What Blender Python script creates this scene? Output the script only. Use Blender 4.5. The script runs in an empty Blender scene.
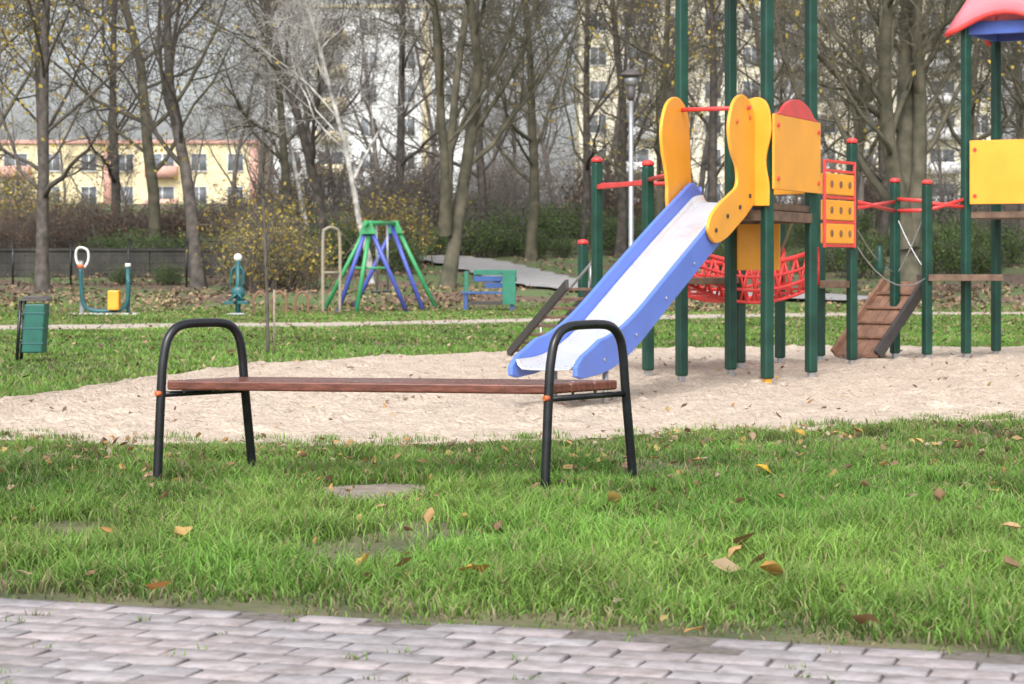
import bpy, bmesh, math, random
import numpy as np
from mathutils import Vector, Matrix
random.seed(7); rng=np.random.default_rng(7)
S=bpy.context.scene
COL=S.collection
F=2170.0
def bx(px,d): return (px-512.0)*d/F      # lateral metres for a surveyed bearing at distance d
# ------------------------------------------------------------------ materials
def pmat(name,c,rough=.5,metal=0,var=.15,scale=8,bump=.0,bscale=60,spec=.5,dirt=None,bdist=.01):
    m=bpy.data.materials.new(name); m.use_nodes=True; nt=m.node_tree; n=nt.nodes; l=nt.links
    b=n['Principled BSDF']; b.inputs['Roughness'].default_value=rough; b.inputs['Metallic'].default_value=metal
    b.inputs['Specular IOR Level'].default_value=spec
    tc=n.new('ShaderNodeTexCoord'); no=n.new('ShaderNodeTexNoise'); no.inputs['Scale'].default_value=scale; no.inputs['Detail'].default_value=6
    l.new(tc.outputs['Object'],no.inputs['Vector'])
    r=n.new('ShaderNodeValToRGB'); r.color_ramp.elements[0].position=.3; r.color_ramp.elements[1].position=.7
    r.color_ramp.elements[0].color=tuple(x*(1-var) for x in c)+(1,)
    r.color_ramp.elements[1].color=tuple(min(1,x*(1+var)) for x in c)+(1,)
    if dirt:
        r.color_ramp.elements[0].color=tuple(dirt)+(1,)
    l.new(no.outputs['Fac'],r.inputs['Fac']); l.new(r.outputs['Color'],b.inputs['Base Color'])
    n2=n.new('ShaderNodeTexNoise'); n2.inputs['Scale'].default_value=bscale; n2.inputs['Detail'].default_value=4
    l.new(tc.outputs['Object'],n2.inputs['Vector'])
    mr=n.new('ShaderNodeMapRange'); mr.inputs['To Min'].default_value=max(.05,rough-.12); mr.inputs['To Max'].default_value=min(1,rough+.12)
    l.new(no.outputs['Fac'],mr.inputs['Value']); l.new(mr.outputs['Result'],b.inputs['Roughness'])
    if bump>0:
        bp=n.new('ShaderNodeBump'); bp.inputs['Strength'].default_value=bump; bp.inputs['Distance'].default_value=bdist
        l.new(n2.outputs['Fac'],bp.inputs['Height']); l.new(bp.outputs['Normal'],b.inputs['Normal'])
    return m
def attrmat(name,trans=.35,rough=.6,bump=0):
    m=bpy.data.materials.new(name); m.use_nodes=True; nt=m.node_tree; n=nt.nodes; l=nt.links
    b=n['Principled BSDF']; b.inputs['Roughness'].default_value=rough; b.inputs['Specular IOR Level'].default_value=.3
    a=n.new('ShaderNodeAttribute'); a.attribute_name='Col'
    l.new(a.outputs['Color'],b.inputs['Base Color'])
    if bump>0:
        tc=n.new('ShaderNodeTexCoord'); n2=n.new('ShaderNodeTexNoise'); n2.inputs['Scale'].default_value=120; n2.inputs['Detail'].default_value=6
        l.new(tc.outputs['Object'],n2.inputs['Vector'])
        bp=n.new('ShaderNodeBump'); bp.inputs['Strength'].default_value=bump; bp.inputs['Distance'].default_value=.004
        l.new(n2.outputs['Fac'],bp.inputs['Height']); l.new(bp.outputs['Normal'],b.inputs['Normal'])
        mx=n.new('ShaderNodeMix'); mx.data_type='RGBA'; mx.blend_type='MULTIPLY'; mx.inputs['Factor'].default_value=.85
        n3=n.new('ShaderNodeTexNoise'); n3.inputs['Scale'].default_value=14; n3.inputs['Detail'].default_value=10; n3.inputs['Roughness'].default_value=.7
        l.new(tc.outputs['Object'],n3.inputs['Vector'])
        rr=n.new('ShaderNodeValToRGB'); rr.color_ramp.elements[0].position=.36; rr.color_ramp.elements[0].color=(.58,.56,.52,1); rr.color_ramp.elements[1].position=.58; rr.color_ramp.elements[1].color=(1,1,1,1)
        l.new(n3.outputs['Fac'],rr.inputs['Fac'])
        l.new(a.outputs['Color'],mx.inputs[6]); l.new(rr.outputs['Color'],mx.inputs[7]); l.new(mx.outputs[2],b.inputs['Base Color'])
    if trans>0:
        t=n.new('ShaderNodeBsdfTranslucent'); l.new(a.outputs['Color'],t.inputs['Color'])
        mx=n.new('ShaderNodeMixShader'); mx.inputs[0].default_value=trans
        l.new(b.outputs[0],mx.inputs[1]); l.new(t.outputs[0],mx.inputs[2]); l.new(mx.outputs[0],n['Material Output'].inputs[0])
    return m
M={}
M['green']=pmat('dark_green_paint',(.006,.048,.032),.4,0,.3,6)
M['red']=pmat('red_paint',(.66,.055,.05),.4,0,.15,6)
M['yellow']=pmat('yellow_board',(.82,.365,.035),.45,0,.07,4,.03)
M['blue']=pmat('blue_board',(.10,.19,.64),.38,0,.08,4)
M['steel']=pmat('slide_steel',(.69,.71,.75),.30,.42,.07,5,.04,14)
M['metal']=pmat('galvanised_steel',(.42,.43,.45),.4,.7,.15,10)
M['black']=pmat('black_enamel',(.012,.013,.016),.28,0,.3,12)
M['deck']=pmat('deck_planks',(.15,.095,.065),.7,0,.35,10,.3)
M['rampwood']=pmat('ramp_wood',(.21,.11,.07),.6,0,.3,9,.3)
M['darkwood']=pmat('dark_wood',(.045,.04,.038),.6,0,.3,9,.3)
M['rope']=pmat('rope',(.30,.26,.2),.9,0,.2,30)
M['bark']=pmat('bark',(.10,.085,.075),.9,0,.4,5,.8,25,dirt=(.04,.036,.03))
M['barkmoss']=pmat('mossy_bark',(.11,.095,.068),.9,0,.4,3,.8,25,dirt=(.048,.05,.03))
M['barkfar']=pmat('hazed_bark',(.14,.122,.108),.9,0,.3,3,.3,25)  # bark colour lightened to stand in for distance haze
M['birch']=pmat('birch_bark',(.5,.48,.45),.8,0,.4,4,.4,20,dirt=(.12,.11,.10))
M['sgreen']=pmat('swing_green',(.05,.32,.12),.4)
M['sblue']=pmat('swing_blue',(.07,.10,.42),.4)
M['teal']=pmat('teal_paint',(.015,.10,.11),.4)
M['binlid']=pmat('bin_lid',(.08,.07,.07),.5)
M['bingreen']=pmat('bin_green',(.012,.11,.085),.42,0,.15,9)
M['white']=pmat('white_paint',(.7,.7,.68),.5)
M['bbgreen']=pmat('bench_green',(.02,.17,.11),.5); M['bbblue']=pmat('bench_blue',(.03,.085,.25),.5)
M['pink']=pmat('roof_pink',(.76,.20,.24),.55,0,.12,3); M['roofblue']=pmat('roof_underside',(.06,.12,.45),.5)
M['wall']=pmat('old_wall',(.06,.056,.05),.9,0,.4,2,.6,12)
M['cork']=pmat('orange_cap',(.60,.14,.05),.5)
def woodmat():
    m=pmat('varnished_wood',(.17,.06,.04),.26,0,.2,5); n=m.node_tree.nodes; l=m.node_tree.links
    tc=n.new('ShaderNodeTexCoord'); mp=n.new('ShaderNodeMapping'); mp.inputs['Rotation'].default_value=(0,0,math.radians(10.5)); mp.inputs['Scale'].default_value=(2,45,45)
    no=n.new('ShaderNodeTexNoise'); no.inputs['Scale'].default_value=1.5; no.inputs['Detail'].default_value=5
    l.new(tc.outputs['Object'],mp.inputs[0]); l.new(mp.outputs[0],no.inputs['Vector'])
    r=n.new('ShaderNodeValToRGB'); r.color_ramp.elements[0].position=.3; r.color_ramp.elements[0].color=(.085,.030,.022,1); r.color_ramp.elements[1].position=.7; r.color_ramp.elements[1].color=(.20,.072,.05,1)
    l.new(no.outputs['Fac'],r.inputs['Fac']); l.new(r.outputs['Color'],n['Principled BSDF'].inputs['Base Color'])
    bp=n.new('ShaderNodeBump'); bp.inputs['Strength'].default_value=.15; bp.inputs['Distance'].default_value=.004; l.new(no.outputs['Fac'],bp.inputs['Height']); l.new(bp.outputs['Normal'],n['Principled BSDF'].inputs['Normal'])
    return m
M['benchwood']=woodmat()
M['grass']=attrmat('grass_blades',.35,.45); M['leaf']=attrmat('fallen_leaf',.2,.6); M['litter']=attrmat('leaf_litter_mat',0,.8); M['paver']=attrmat('paver_stone',0,.85,.5)
M['foliage']=attrmat('foliage',.3,.6)
# ------------------------------------------------------------------ helpers
def link(o,parent=None):
    COL.objects.link(o)
    if parent: o.parent=parent
    return o
def empty(name,loc=(0,0,0)):
    e=bpy.data.objects.new(name,None); e.empty_display_size=.2; e.location=loc; COL.objects.link(e); return e
def np_mesh(name,V,Fl,mat=None,col=None,smooth=False):
    V=np.asarray(V,dtype=np.float32); me=bpy.data.meshes.new(name)
    me.vertices.add(len(V)); me.vertices.foreach_set('co',V.ravel())
    Fl=[np.asarray(f,dtype=np.int32) for f in Fl if len(f)]
    loops=np.concatenate([f.ravel() for f in Fl]); tot=np.concatenate([np.full(len(f),f.shape[1],dtype=np.int32) for f in Fl])
    st=np.concatenate([[0],np.cumsum(tot)[:-1]]).astype(np.int32)
    me.loops.add(len(loops)); me.loops.foreach_set('vertex_index',loops)
    me.polygons.add(len(tot)); me.polygons.foreach_set('loop_start',st)
    try: me.polygons.foreach_set('loop_total',tot)
    except Exception: pass
    me.update(calc_edges=True); me.validate()
    if smooth: me.polygons.foreach_set('use_smooth',np.ones(len(me.polygons),dtype=bool))
    if col is not None:
        a=me.color_attributes.new('Col','FLOAT_COLOR','POINT')
        c=np.ones((len(V),4),dtype=np.float32); c[:,:3]=col; a.data.foreach_set('color',c.ravel())
    if mat: me.materials.append(mat)
    return me
def cat(pts,n=6,closed=False):
    pts=[Vector(p) for p in pts]; out=[]; N=len(pts)
    rngi=range(N if closed else N-1)
    for i in rngi:
        if closed: p0,p1,p2,p3=pts[(i-1)%N],pts[i],pts[(i+1)%N],pts[(i+2)%N]
        else: p0,p1,p2,p3=pts[max(i-1,0)],pts[i],pts[i+1],pts[min(i+2,N-1)]
        for k in range(n):
            t=k/n
            out.append(.5*((2*p1)+(p2-p0)*t+(2*p0-5*p1+4*p2-p3)*t*t+(3*p1-p0-3*p2+p3)*t**3))
    if not closed: out.append(pts[-1])
    return out
def tube_geo(pts,rad,seg=10,cap=True):
    P=[Vector(p) for p in pts]; n=len(P)
    if not hasattr(rad,'__len__'): rad=[rad]*n
    V=[];Q=[];prev=None
    for i in range(n):
        t=(P[min(i+1,n-1)]-P[max(i-1,0)]); 
        if t.length<1e-9: t=Vector((0,0,1))
        t.normalize()
        if prev is None:
            a=Vector((0,0,1)) if abs(t.z)<.9 else Vector((1,0,0)); u=t.cross(a).normalized()
        else:
            u=(prev-t*prev.dot(t)); 
            if u.length<1e-6: u=t.orthogonal()
            u.normalize()
        prev=u; w=t.cross(u)
        for k in range(seg):
            a=2*math.pi*k/seg; V.append(P[i]+(u*math.cos(a)+w*math.sin(a))*rad[i])
        if i: 
            for k in range(seg):
                b=(i-1)*seg; k2=(k+1)%seg; Q.append((b+k,b+k2,b+seg+k2,b+seg+k))
    return V,Q
def tube(name,pts,rad,mat,parent,seg=12,smooth=True):
    V,Q=tube_geo(pts,rad,seg); n=len(pts)
    me=bpy.data.meshes.new(name); faces=list(Q)+[tuple(reversed(range(seg))),tuple(range((n-1)*seg,n*seg))]
    me.from_pydata([tuple(v) for v in V],[],faces); me.update()
    for p in me.polygons[:len(Q)]: p.use_smooth=smooth
    me.materials.append(mat); return link(bpy.data.objects.new(name,me),parent)
def prism(name,pts,off,mat,parent,bev=.006,seg=2):
    bm=bmesh.new(); vs=[bm.verts.new(p) for p in pts]; f=bm.faces.new(vs)
    r=bmesh.ops.extrude_face_region(bm,geom=[f]); nv=[g for g in r['geom'] if isinstance(g,bmesh.types.BMVert)]
    bmesh.ops.translate(bm,vec=Vector(off),verts=nv); bmesh.ops.recalc_face_normals(bm,faces=bm.faces)
    if bev>0:
        ed=[e for e in bm.edges if len(e.link_faces)==2 and e.calc_face_angle(0)>.6]
        bmesh.ops.bevel(bm,geom=ed,offset=bev,segments=seg,affect='EDGES',profile=.5,clamp_overlap=True)
    me=bpy.data.meshes.new(name); bm.to_mesh(me); bm.free(); me.materials.append(mat)
    return link(bpy.data.objects.new(name,me),parent)
def box(name,c,size,mat,parent,rz=0,bev=.006,rx=0):
    x,y,z=[s/2 for s in size]; R=Matrix.Rotation(rz,3,'Z')@Matrix.Rotation(rx,3,'X'); c=Vector(c)
    pts=[c+R@Vector(p) for p in ((-x,-y,-z),(x,-y,-z),(x,y,-z),(-x,y,-z))]
    return prism(name,pts,R@Vector((0,0,2*z)),mat,parent,bev)
def plate(name,outline,org,ud,thick,mat,parent,bev=.006,nd=None):
    org=Vector(org); ud=Vector(ud).normalized(); nd=ud.cross(Vector((0,0,1))) if nd is None else nd
    pts=[org+ud*p[0]+Vector((0,0,p[1])) for p in outline]
    return prism(name,pts,nd*thick,mat,parent,bev)
def beam(name,a,b,w,h,mat,parent,bev=.005):
    a=Vector(a);b=Vector(b);t=(b-a).normalized(); s=t.cross(Vector((0,0,1))).normalized() if abs(t.z)<.99 else Vector((1,0,0)); u=s.cross(t)
    pts=[a+s*w/2+u*h/2,a-s*w/2+u*h/2,a-s*w/2-u*h/2,a+s*w/2-u*h/2]
    return prism(name,pts,b-a,mat,parent,bev)
def tz(x,y):
    return np.interp(y,[50,55,60,70,80,110,135],[0,.18,.45,1.0,1.66,3.84,5.0])
def tzf(x,y): return float(tz(x,y))
def ico(name,c,r,mat,parent,sc=(1,1,1)):
    bm=bmesh.new(); bmesh.ops.create_icosphere(bm,subdivisions=3,radius=r)
    for v in bm.verts: v.co=Vector((v.co.x*sc[0],v.co.y*sc[1],v.co.z*sc[2]))+Vector(c)
    me=bpy.data.meshes.new(name); bm.to_mesh(me); bm.free(); me.materials.append(mat)
    for p in me.polygons:p.use_smooth=True
    return link(bpy.data.objects.new(name,me),parent)
def vnoise(x,y,s=1.0,seed=0):
    r=np.random.default_rng(seed); out=0*x
    for k in range(7):
        a=r.uniform(0,6.28); f=s*r.uniform(.6,2.4); out=out+np.sin((x*np.cos(a)+y*np.sin(a))*f+r.uniform(0,6.28))
    return out/7*1.9
# ------------------------------------------------------------------ layout curves
nX=[-30,-12,-3.75,-2.2,-.8,0,1.4,2.7,4.3,12,30]; nY=[13.4,13.2,13.0,12.35,12.25,12.5,13.3,14.0,14.8,17,19]
fX=[-30,-12,-4.4,-3.7,-3.3,-2.6,-1.5,0,2.8,7.5,14,30]; fY=[15.3,15.3,15.6,16.4,19.5,22.5,24.1,25.8,27.3,27.3,26,24]
def sandin(x,y,m=0):
    j=.14*vnoise(x,y,3,3)+.07*vnoise(x,y,14,4)
    return (y>np.interp(x,nX,nY)+j+m)&(y<np.interp(x,fX,fY)+j*2-m)
ea=math.atan2(-.98,2.87); eo=Vector((0,6.03,0)); ed=Vector((math.cos(ea),math.sin(ea),0)); en=Vector((math.sin(ea),-math.cos(ea),0))
def pavdist(x,y): return (x-eo.x)*en.x+(y-eo.y)*en.y   # >0 : paving side
# ------------------------------------------------------------------ ground
xs=np.concatenate([[-2500,-900,-300,-120],np.arange(-60,61,1.5),[120,300,900,2500]]); ys=np.concatenate([[-400,-100,-30],np.arange(-10,140,1.25),[180,300,800,3000]])
XX,YY=np.meshgrid(xs,ys); ZZ=tz(XX,YY)+np.where(YY>52,.05*vnoise(XX,YY,.8,9),0)
V=np.stack([XX,YY,ZZ],-1).reshape(-1,3); nx=len(xs); ny=len(ys)
i,j=np.meshgrid(np.arange(nx-1),np.arange(ny-1)); b=(j*nx+i).ravel(); Q=np.stack([b,b+1,b+nx+1,b+nx],-1)
gm=bpy.data.materials.new('ground_mat'); gm.use_nodes=True; n=gm.node_tree.nodes; l=gm.node_tree.links
tc=n.new('ShaderNodeTexCoord'); sp=n.new('ShaderNodeSeparateXYZ'); l.new(tc.outputs['Object'],sp.inputs[0])
def noise(sc,det=6):
    q=n.new('ShaderNodeTexNoise'); q.inputs['Scale'].default_value=sc; q.inputs['Detail'].default_value=det; l.new(tc.outputs['Object'],q.inputs['Vector']); return q
def ramp(src,a,ca,b_,cb):
    r=n.new('ShaderNodeValToRGB'); r.color_ramp.elements[0].position=a; r.color_ramp.elements[0].color=ca+(1,); r.color_ramp.elements[1].position=b_; r.color_ramp.elements[1].color=cb+(1,); l.new(src,r.inputs['Fac']); return r
g1=ramp(noise(2.5).outputs['Fac'],.35,(.065,.075,.03),.65,(.15,.14,.07))
g2=ramp(noise(9,8).outputs['Fac'],.35,(.07,.05,.04),.7,(.22,.15,.10))
g3=ramp(noise(.35,4).outputs['Fac'],.44,(0,0,0),.54,(.85,.85,.85))
mg=n.new('ShaderNodeMix'); mg.data_type='RGBA'; l.new(g3.outputs['Color'],mg.inputs['Factor']); l.new(g2.outputs['Color'],mg.inputs[6]); mg.inputs[7].default_value=(.10,.16,.05,1)
nn=noise(.25,4); ma=n.new('ShaderNodeMath'); ma.operation='MULTIPLY_ADD'; ma.inputs[1].default_value=16; l.new(nn.outputs['Fac'],ma.inputs[0]); l.new(sp.outputs['Y'],ma.inputs[2])
mr=n.new('ShaderNodeMapRange'); mr.inputs['From Min'].default_value=54; mr.inputs['From Max'].default_value=62; l.new(ma.outputs[0],mr.inputs['Value'])
mx=n.new('ShaderNodeMix'); mx.data_type='RGBA'; l.new(mr.outputs['Result'],mx.inputs['Factor']); l.new(g1.outputs['Color'],mx.inputs[6]); l.new(mg.outputs[2],mx.inputs[7])
l.new(mx.outputs[2],n['Principled BSDF'].inputs['Base Color']); n['Principled BSDF'].inputs['Roughness'].default_value=.95
bp=n.new('ShaderNodeBump'); bp.inputs['Strength'].default_value=.7; bp.inputs['Distance'].default_value=.03; l.new(noise(20).outputs['Fac'],bp.inputs['Height']); l.new(bp.outputs['Normal'],n['Principled BSDF'].inputs['Normal'])
link(bpy.data.objects.new('ground',np_mesh('ground',V,[Q],gm)))
# sand sheet: trampled, dimpled, feathering out to ground level at its border
sx=np.concatenate([np.arange(-30,-9,.4),np.arange(-9,10,.055),np.arange(10,30.01,.4)]); rows=230
tt=np.linspace(0,1,rows)
A,B=np.interp(sx,nX,nY)-.12,np.interp(sx,fX,fY)+.2
X=np.repeat(sx[None],rows,0); Y=A[None]*(1-tt[:,None])+B[None]*tt[:,None]
edge=np.minimum(tt,1-tt)[:,None]
Y=Y+(.14*vnoise(X,Y,3,3)+.07*vnoise(X,Y,14,4))*np.clip(1-edge*8,0,1)
ef=np.repeat(np.clip(edge*14,0,1),len(sx),1)
Z=.004+ef*(.014+.014*vnoise(X,Y,4,21)+.012*vnoise(X,Y,11,22)+.009*vnoise(X,Y,24,23)+.003*rng.normal(size=X.shape))
for k in range(2000):   # footprints
    fx,fy=random.uniform(-6,8),random.uniform(12.6,27); a=random.uniform(0,3.14); ca,sa=math.cos(a),math.sin(a)
    ix=np.searchsorted(sx,[fx-.3,fx+.3]); sub=(slice(None),slice(ix[0],ix[1]))
    dx=X[sub]-fx; dy=Y[sub]-fy; r2=((dx*ca+dy*sa)/.13)**2+((-dx*sa+dy*ca)/.06)**2
    Z[sub]+= (-.030*np.exp(-r2)+.014*np.exp(-(np.sqrt(r2)-1.5)**2*4))*ef[sub]
Z=np.maximum(Z,.004)
V=np.stack([X,Y,Z],-1).reshape(-1,3); nx=len(sx); i,j=np.meshgrid(np.arange(nx-1),np.arange(rows-1)); b=(j*nx+i).ravel(); Q=np.stack([b,b+1,b+nx+1,b+nx],-1)
sm=pmat('sand',(.53,.44,.36),.95,0,.13,3.5,1,22,.15,bdist=.03)
n=sm.node_tree.nodes; l=sm.node_tree.links; tc=n.new('ShaderNodeTexCoord'); q=n.new('ShaderNodeTexNoise'); q.inputs['Scale'].default_value=45; q.inputs['Detail'].default_value=10; q.inputs['Roughness'].default_value=.75; l.new(tc.outputs['Object'],q.inputs['Vector'])
r=n.new('ShaderNodeValToRGB'); r.color_ramp.elements[0].position=.36; r.color_ramp.elements[0].color=(.60,.56,.52,1); r.color_ramp.elements[1].position=.54; r.color_ramp.elements[1].color=(1.0,1.0,1.0,1); l.new(q.outputs['Fac'],r.inputs['Fac'])
bs=n['Principled BSDF']; src=bs.inputs['Base Color'].links[0].from_socket; mm=n.new('ShaderNodeMix'); mm.data_type='RGBA'; mm.blend_type='MULTIPLY'; mm.inputs['Factor'].default_value=1; l.new(src,mm.inputs[6]); l.new(r.outputs['Color'],mm.inputs[7]); l.new(mm.outputs[2],bs.inputs['Base Color'])
link(bpy.data.objects.new('sand_play_area',np_mesh('sand',V,[Q],sm,None,True)))
def ribbon(name,pts,w,mat,dz=.012):
    c=cat([(p[0],p[1],0) for p in pts],12); V=[];Q=[]
    for k,p in enumerate(c):
        t=(c[min(k+1,len(c)-1)]-c[max(k-1,0)]).normalized(); s=Vector((t.y,-t.x,0))
        for q in (-1,-.33,.33,1):
            r=p+s*q*w/2*(1+.12*math.sin(k*1.7+q)); V.append((r.x,r.y,tzf(r.x,r.y)+dz+.05*(r.y>52)))
        if k:
            for a in range(3): b0=(k-1)*4+a; Q.append((b0,b0+1,b0+5,b0+4))
    return link(bpy.data.objects.new(name,np_mesh(name,V,[Q],mat)))
gravel=pmat('gravel_path',(.42,.36,.30),.95,0,.15,3,.5,30); asph=pmat('old_asphalt',(.30,.29,.29),.95,0,.15,3,.4,30)
ribbon('gravel_path',[(-14,33.5),(-6,37),(-3,38),(-.5,40),(3,44),(9,47),(20,48)],3.2,gravel)
ribbon('asphalt_path',[(9,54),(4,57.5),(1.5,60),(.2,65),(-1.2,71),(-3,75)],2.3,asph,.05)
# ------------------------------------------------------------------ paving blocks
BL,BW=.2,.118; rowsN=50; V=[];Q=[];C=[]
for r in range(rowsN):
    off=(r%2)*BL/2
    for k in range(-22,22):
        if r==0 and random.random()<.3: continue
        if r==1 and random.random()<.04: continue
        u0=k*BL+off+.0035+random.gauss(0,.0008);u1=u0+BL-.007;v0=r*BW+.05+.0035;v1=v0+BW-.007;be=.005; dz=random.gauss(0,.0012); tl=random.gauss(0,.0009)
        base=len(V); h=.012+dz
        for (a,b_,z) in ((u0,v0,-.01),(u1,v0,-.01),(u1,v1,-.01),(u0,v1,-.01),(u0,v0,h-be),(u1,v0,h-be),(u1,v1,h-be),(u0,v1,h-be),(u0+be,v0+be,h+tl),(u1-be,v0+be,h-tl),(u1-be,v1-be,h-tl),(u0+be,v1-be,h+tl)):
            p=eo+ed*a+en*b_; V.append((p.x,p.y,z))
        for s in range(4):
            t=(s+1)%4; Q.append((base+s,base+t,base+4+t,base+4+s)); Q.append((base+4+s,base+4+t,base+8+t,base+8+s))
        Q.append((base+8,base+9,base+10,base+11))
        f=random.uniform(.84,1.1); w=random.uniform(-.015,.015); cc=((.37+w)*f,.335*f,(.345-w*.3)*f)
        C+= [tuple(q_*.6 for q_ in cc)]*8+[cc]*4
pv=np_mesh('paved_walkway',V,[Q],M['paver'],np.array(C)); 
pw=empty('paved_walkway'); link(bpy.data.objects.new('blocks',pv),pw)
js=pmat('joint_sand',(.14,.12,.105),.95,0,.35,30,.6,60)
p4=[eo+ed*a+en*b_ for a,b_ in ((-4.6,.0),(4.6,.0),(4.6,6.1),(-4.6,6.1))]
me=np_mesh('joint_bed',[(p.x,p.y,.004) for p in p4],[[(0,3,2,1)]],js); link(bpy.data.objects.new('joint_bed',me),pw)
soil=pmat('bare_soil',(.24,.20,.165),.95,0,.3,14,.8,50)
pts=[(-.60+.30*math.cos(a)*(1+.2*math.sin(3*a)),9.6+.42*math.sin(a)*(1+.15*math.cos(5*a)),.006) for a in np.linspace(0,2*math.pi,28,endpoint=False)]
link(bpy.data.objects.new('bare_soil_patch',np_mesh('soil',pts,[[tuple(range(28))]],soil)))
# ------------------------------------------------------------------ grass
def blades(x,y,h,w,lean,col,segs):
    N=len(x); a=rng.uniform(0,2*np.pi,N); la=rng.uniform(0,2*np.pi,N)
    cx,sx_=np.cos(a),np.sin(a); lx,ly=np.cos(la)*lean*h,np.sin(la)*lean*h
    z0=tz(x,y)
    lv=[]
    if segs==2:
        for t,ww in ((0,1),(.5,.8)):
            for s in (-1,1): lv.append(np.stack([x+lx*t*t+s*cx*w*ww/2,y+ly*t*t+s*sx_*w*ww/2,z0+h*t*(1-.15*t*lean)],-1))
        lv.append(np.stack([x+lx,y+ly,z0+h*(1-.35*lean)],-1))
        V=np.stack(lv,1).reshape(-1,3); b=np.arange(N)*5
        FL=[np.stack([b,b+1,b+3,b+2],-1),np.stack([b+2,b+3,b+4],-1)]
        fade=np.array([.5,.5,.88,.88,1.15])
    else:
        for s in (-1,1): lv.append(np.stack([x+s*cx*w/2,y+s*sx_*w/2,z0-.0*h],-1))
        lv.append(np.stack([x+lx,y+ly,z0+h*(1-.3*lean)],-1))
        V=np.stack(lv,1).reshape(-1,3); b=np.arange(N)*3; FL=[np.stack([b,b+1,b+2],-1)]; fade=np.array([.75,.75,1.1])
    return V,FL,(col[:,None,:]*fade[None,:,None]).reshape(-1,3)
def gcol(x,y,dry=.07):
    N=len(x); base=np.array([.128,.27,.045]); g=np.repeat(base[None],N,0)
    f=(1+.28*vnoise(x,y,2.6,11)+.22*vnoise(x,y,.7,12)+.2*vnoise(x,y,9,17)+rng.normal(0,.26,N))[:,None]; g=g*np.clip(f,.3,1.8)
    t=np.clip(.5+.6*vnoise(x,y,1.5,13)+rng.normal(0,.25,N),0,1)[:,None]; g=g*(1-t*.45)+np.array([.25,.34,.08])*t*.45*f
    d=rng.random(N)<dry; g[d]=np.array([.38,.32,.17])*rng.uniform(.6,1.1,(d.sum(),1)); return g
N=430000; y=4.9+ (17-4.9)*rng.random(N)**.85; x=rng.uniform(-.32,.32,N)*y+rng.uniform(-.4,.4,N)
pd=pavdist(x,y)+.07*vnoise(x,y,7,5)+.04*vnoise(x,y,26,6)
feather=rng.exponential(.10,N)*(rng.random(N)<.5)
keep=(pd<.02)&~sandin(x,y-feather,0)&(((x+.60)/.27)**2+((y-9.6)/.38)**2>1+.3*vnoise(x,y,12,8))
clump=vnoise(x,y,5,14)+.6*vnoise(x,y,15,24); bare=vnoise(x,y,2.1,44)
thin=np.clip(-pd/.28,0.08,1); far=np.clip((y-9.3)/3,0,1); dens=np.clip(.95+.35*clump-far*.38-np.clip(bare-.45,0,1)*1.3,.12,1); keep&=rng.random(N)<thin*dens
x,y,pd,clump,bare=x[keep],y[keep],pd[keep],clump[keep],bare[keep]
es=np.abs(y-np.interp(x,nX,nY)); far=np.clip((y-9.3)/3,0,1)
h=(.062*(1-.38*far)+.020*vnoise(x,y,3.3,15)+.018*clump+rng.normal(0,.017,len(x)))*np.clip(.4+(-pd)/.4*.6,.4,1.2)*np.clip(.4+es*.8,.4,1)*(1-.3*np.clip(bare-.3,0,1))
for fx_,fy_ in ((-1.66,10.02),(-1.27,10.46),(.16,9.66),(.585,10.16)): h*=np.where((x-fx_)**2+(y-fy_+.05)**2<.03,.45,1)
h=np.clip(h,.012,.13)
gc=gcol(x,y,.10); ne=rng.random(len(x))<np.clip(1+pd/.3,0,1)*.55; gc[ne]=np.array([.38,.33,.19])*rng.uniform(.6,1.1,(ne.sum(),1))
ne=rng.random(len(x))<far*.16; gc[ne]=np.array([.33,.27,.15])*rng.uniform(.6,1.1,(ne.sum(),1))
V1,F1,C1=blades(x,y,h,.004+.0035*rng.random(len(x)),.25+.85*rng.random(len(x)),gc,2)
N=360000; y=13+(54-13)*rng.random(N)**.8; x=rng.uniform(-.31,.31,N)*y
keep=~sandin(x,y,0)&(y>13)&(rng.random(N)<np.clip(1-(y-46)/10,0,1))&(rng.random(N)<np.clip(.8+.3*vnoise(x,y,1.6,31),.3,1))
gp=np.array([(-14,33.5),(-6,37),(-3,38),(-.5,40),(3,44),(9,47),(20,48)]); keep&=np.abs(y-np.interp(x,gp[:,0],gp[:,1]))>1.5
x,y=x[keep],y[keep]
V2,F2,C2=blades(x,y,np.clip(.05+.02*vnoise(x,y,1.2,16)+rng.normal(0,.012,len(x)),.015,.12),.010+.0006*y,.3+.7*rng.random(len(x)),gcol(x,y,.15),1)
gr=empty('grass')
link(bpy.data.objects.new('near_lawn',np_mesh('near_lawn',V1,F1,M['grass'],C1)),gr)
link(bpy.data.objects.new('far_lawn',np_mesh('far_lawn',V2,F2,M['grass'],C2)),gr)
x=[];y=[]
for k in range(90):
    r=random.randint(0,10) if k%3 else 0; p=eo+ed*random.uniform(-2.2,2.2)+en*(r*BW+.05+random.gauss(0,.004)); m=random.randint(4,22)
    for q in range(m): x.append(p.x+random.gauss(0,.018)); y.append(p.y+random.gauss(0,.008))
for k in range(90): # creeping tufts into the sand edge
    X0=random.uniform(-4,5); Y0=np.interp(X0,nX,nY)+abs(random.gauss(.05,.22)); 
    for q in range(random.randint(10,50)): x.append(X0+random.gauss(0,.05)); y.append(Y0+random.gauss(0,.04))
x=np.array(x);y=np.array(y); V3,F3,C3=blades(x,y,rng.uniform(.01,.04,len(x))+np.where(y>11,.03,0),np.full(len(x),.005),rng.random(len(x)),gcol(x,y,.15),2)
link(bpy.data.objects.new('joint_tufts',np_mesh('joint_tufts',V3,F3,M['grass'],C3)),gr)
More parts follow.
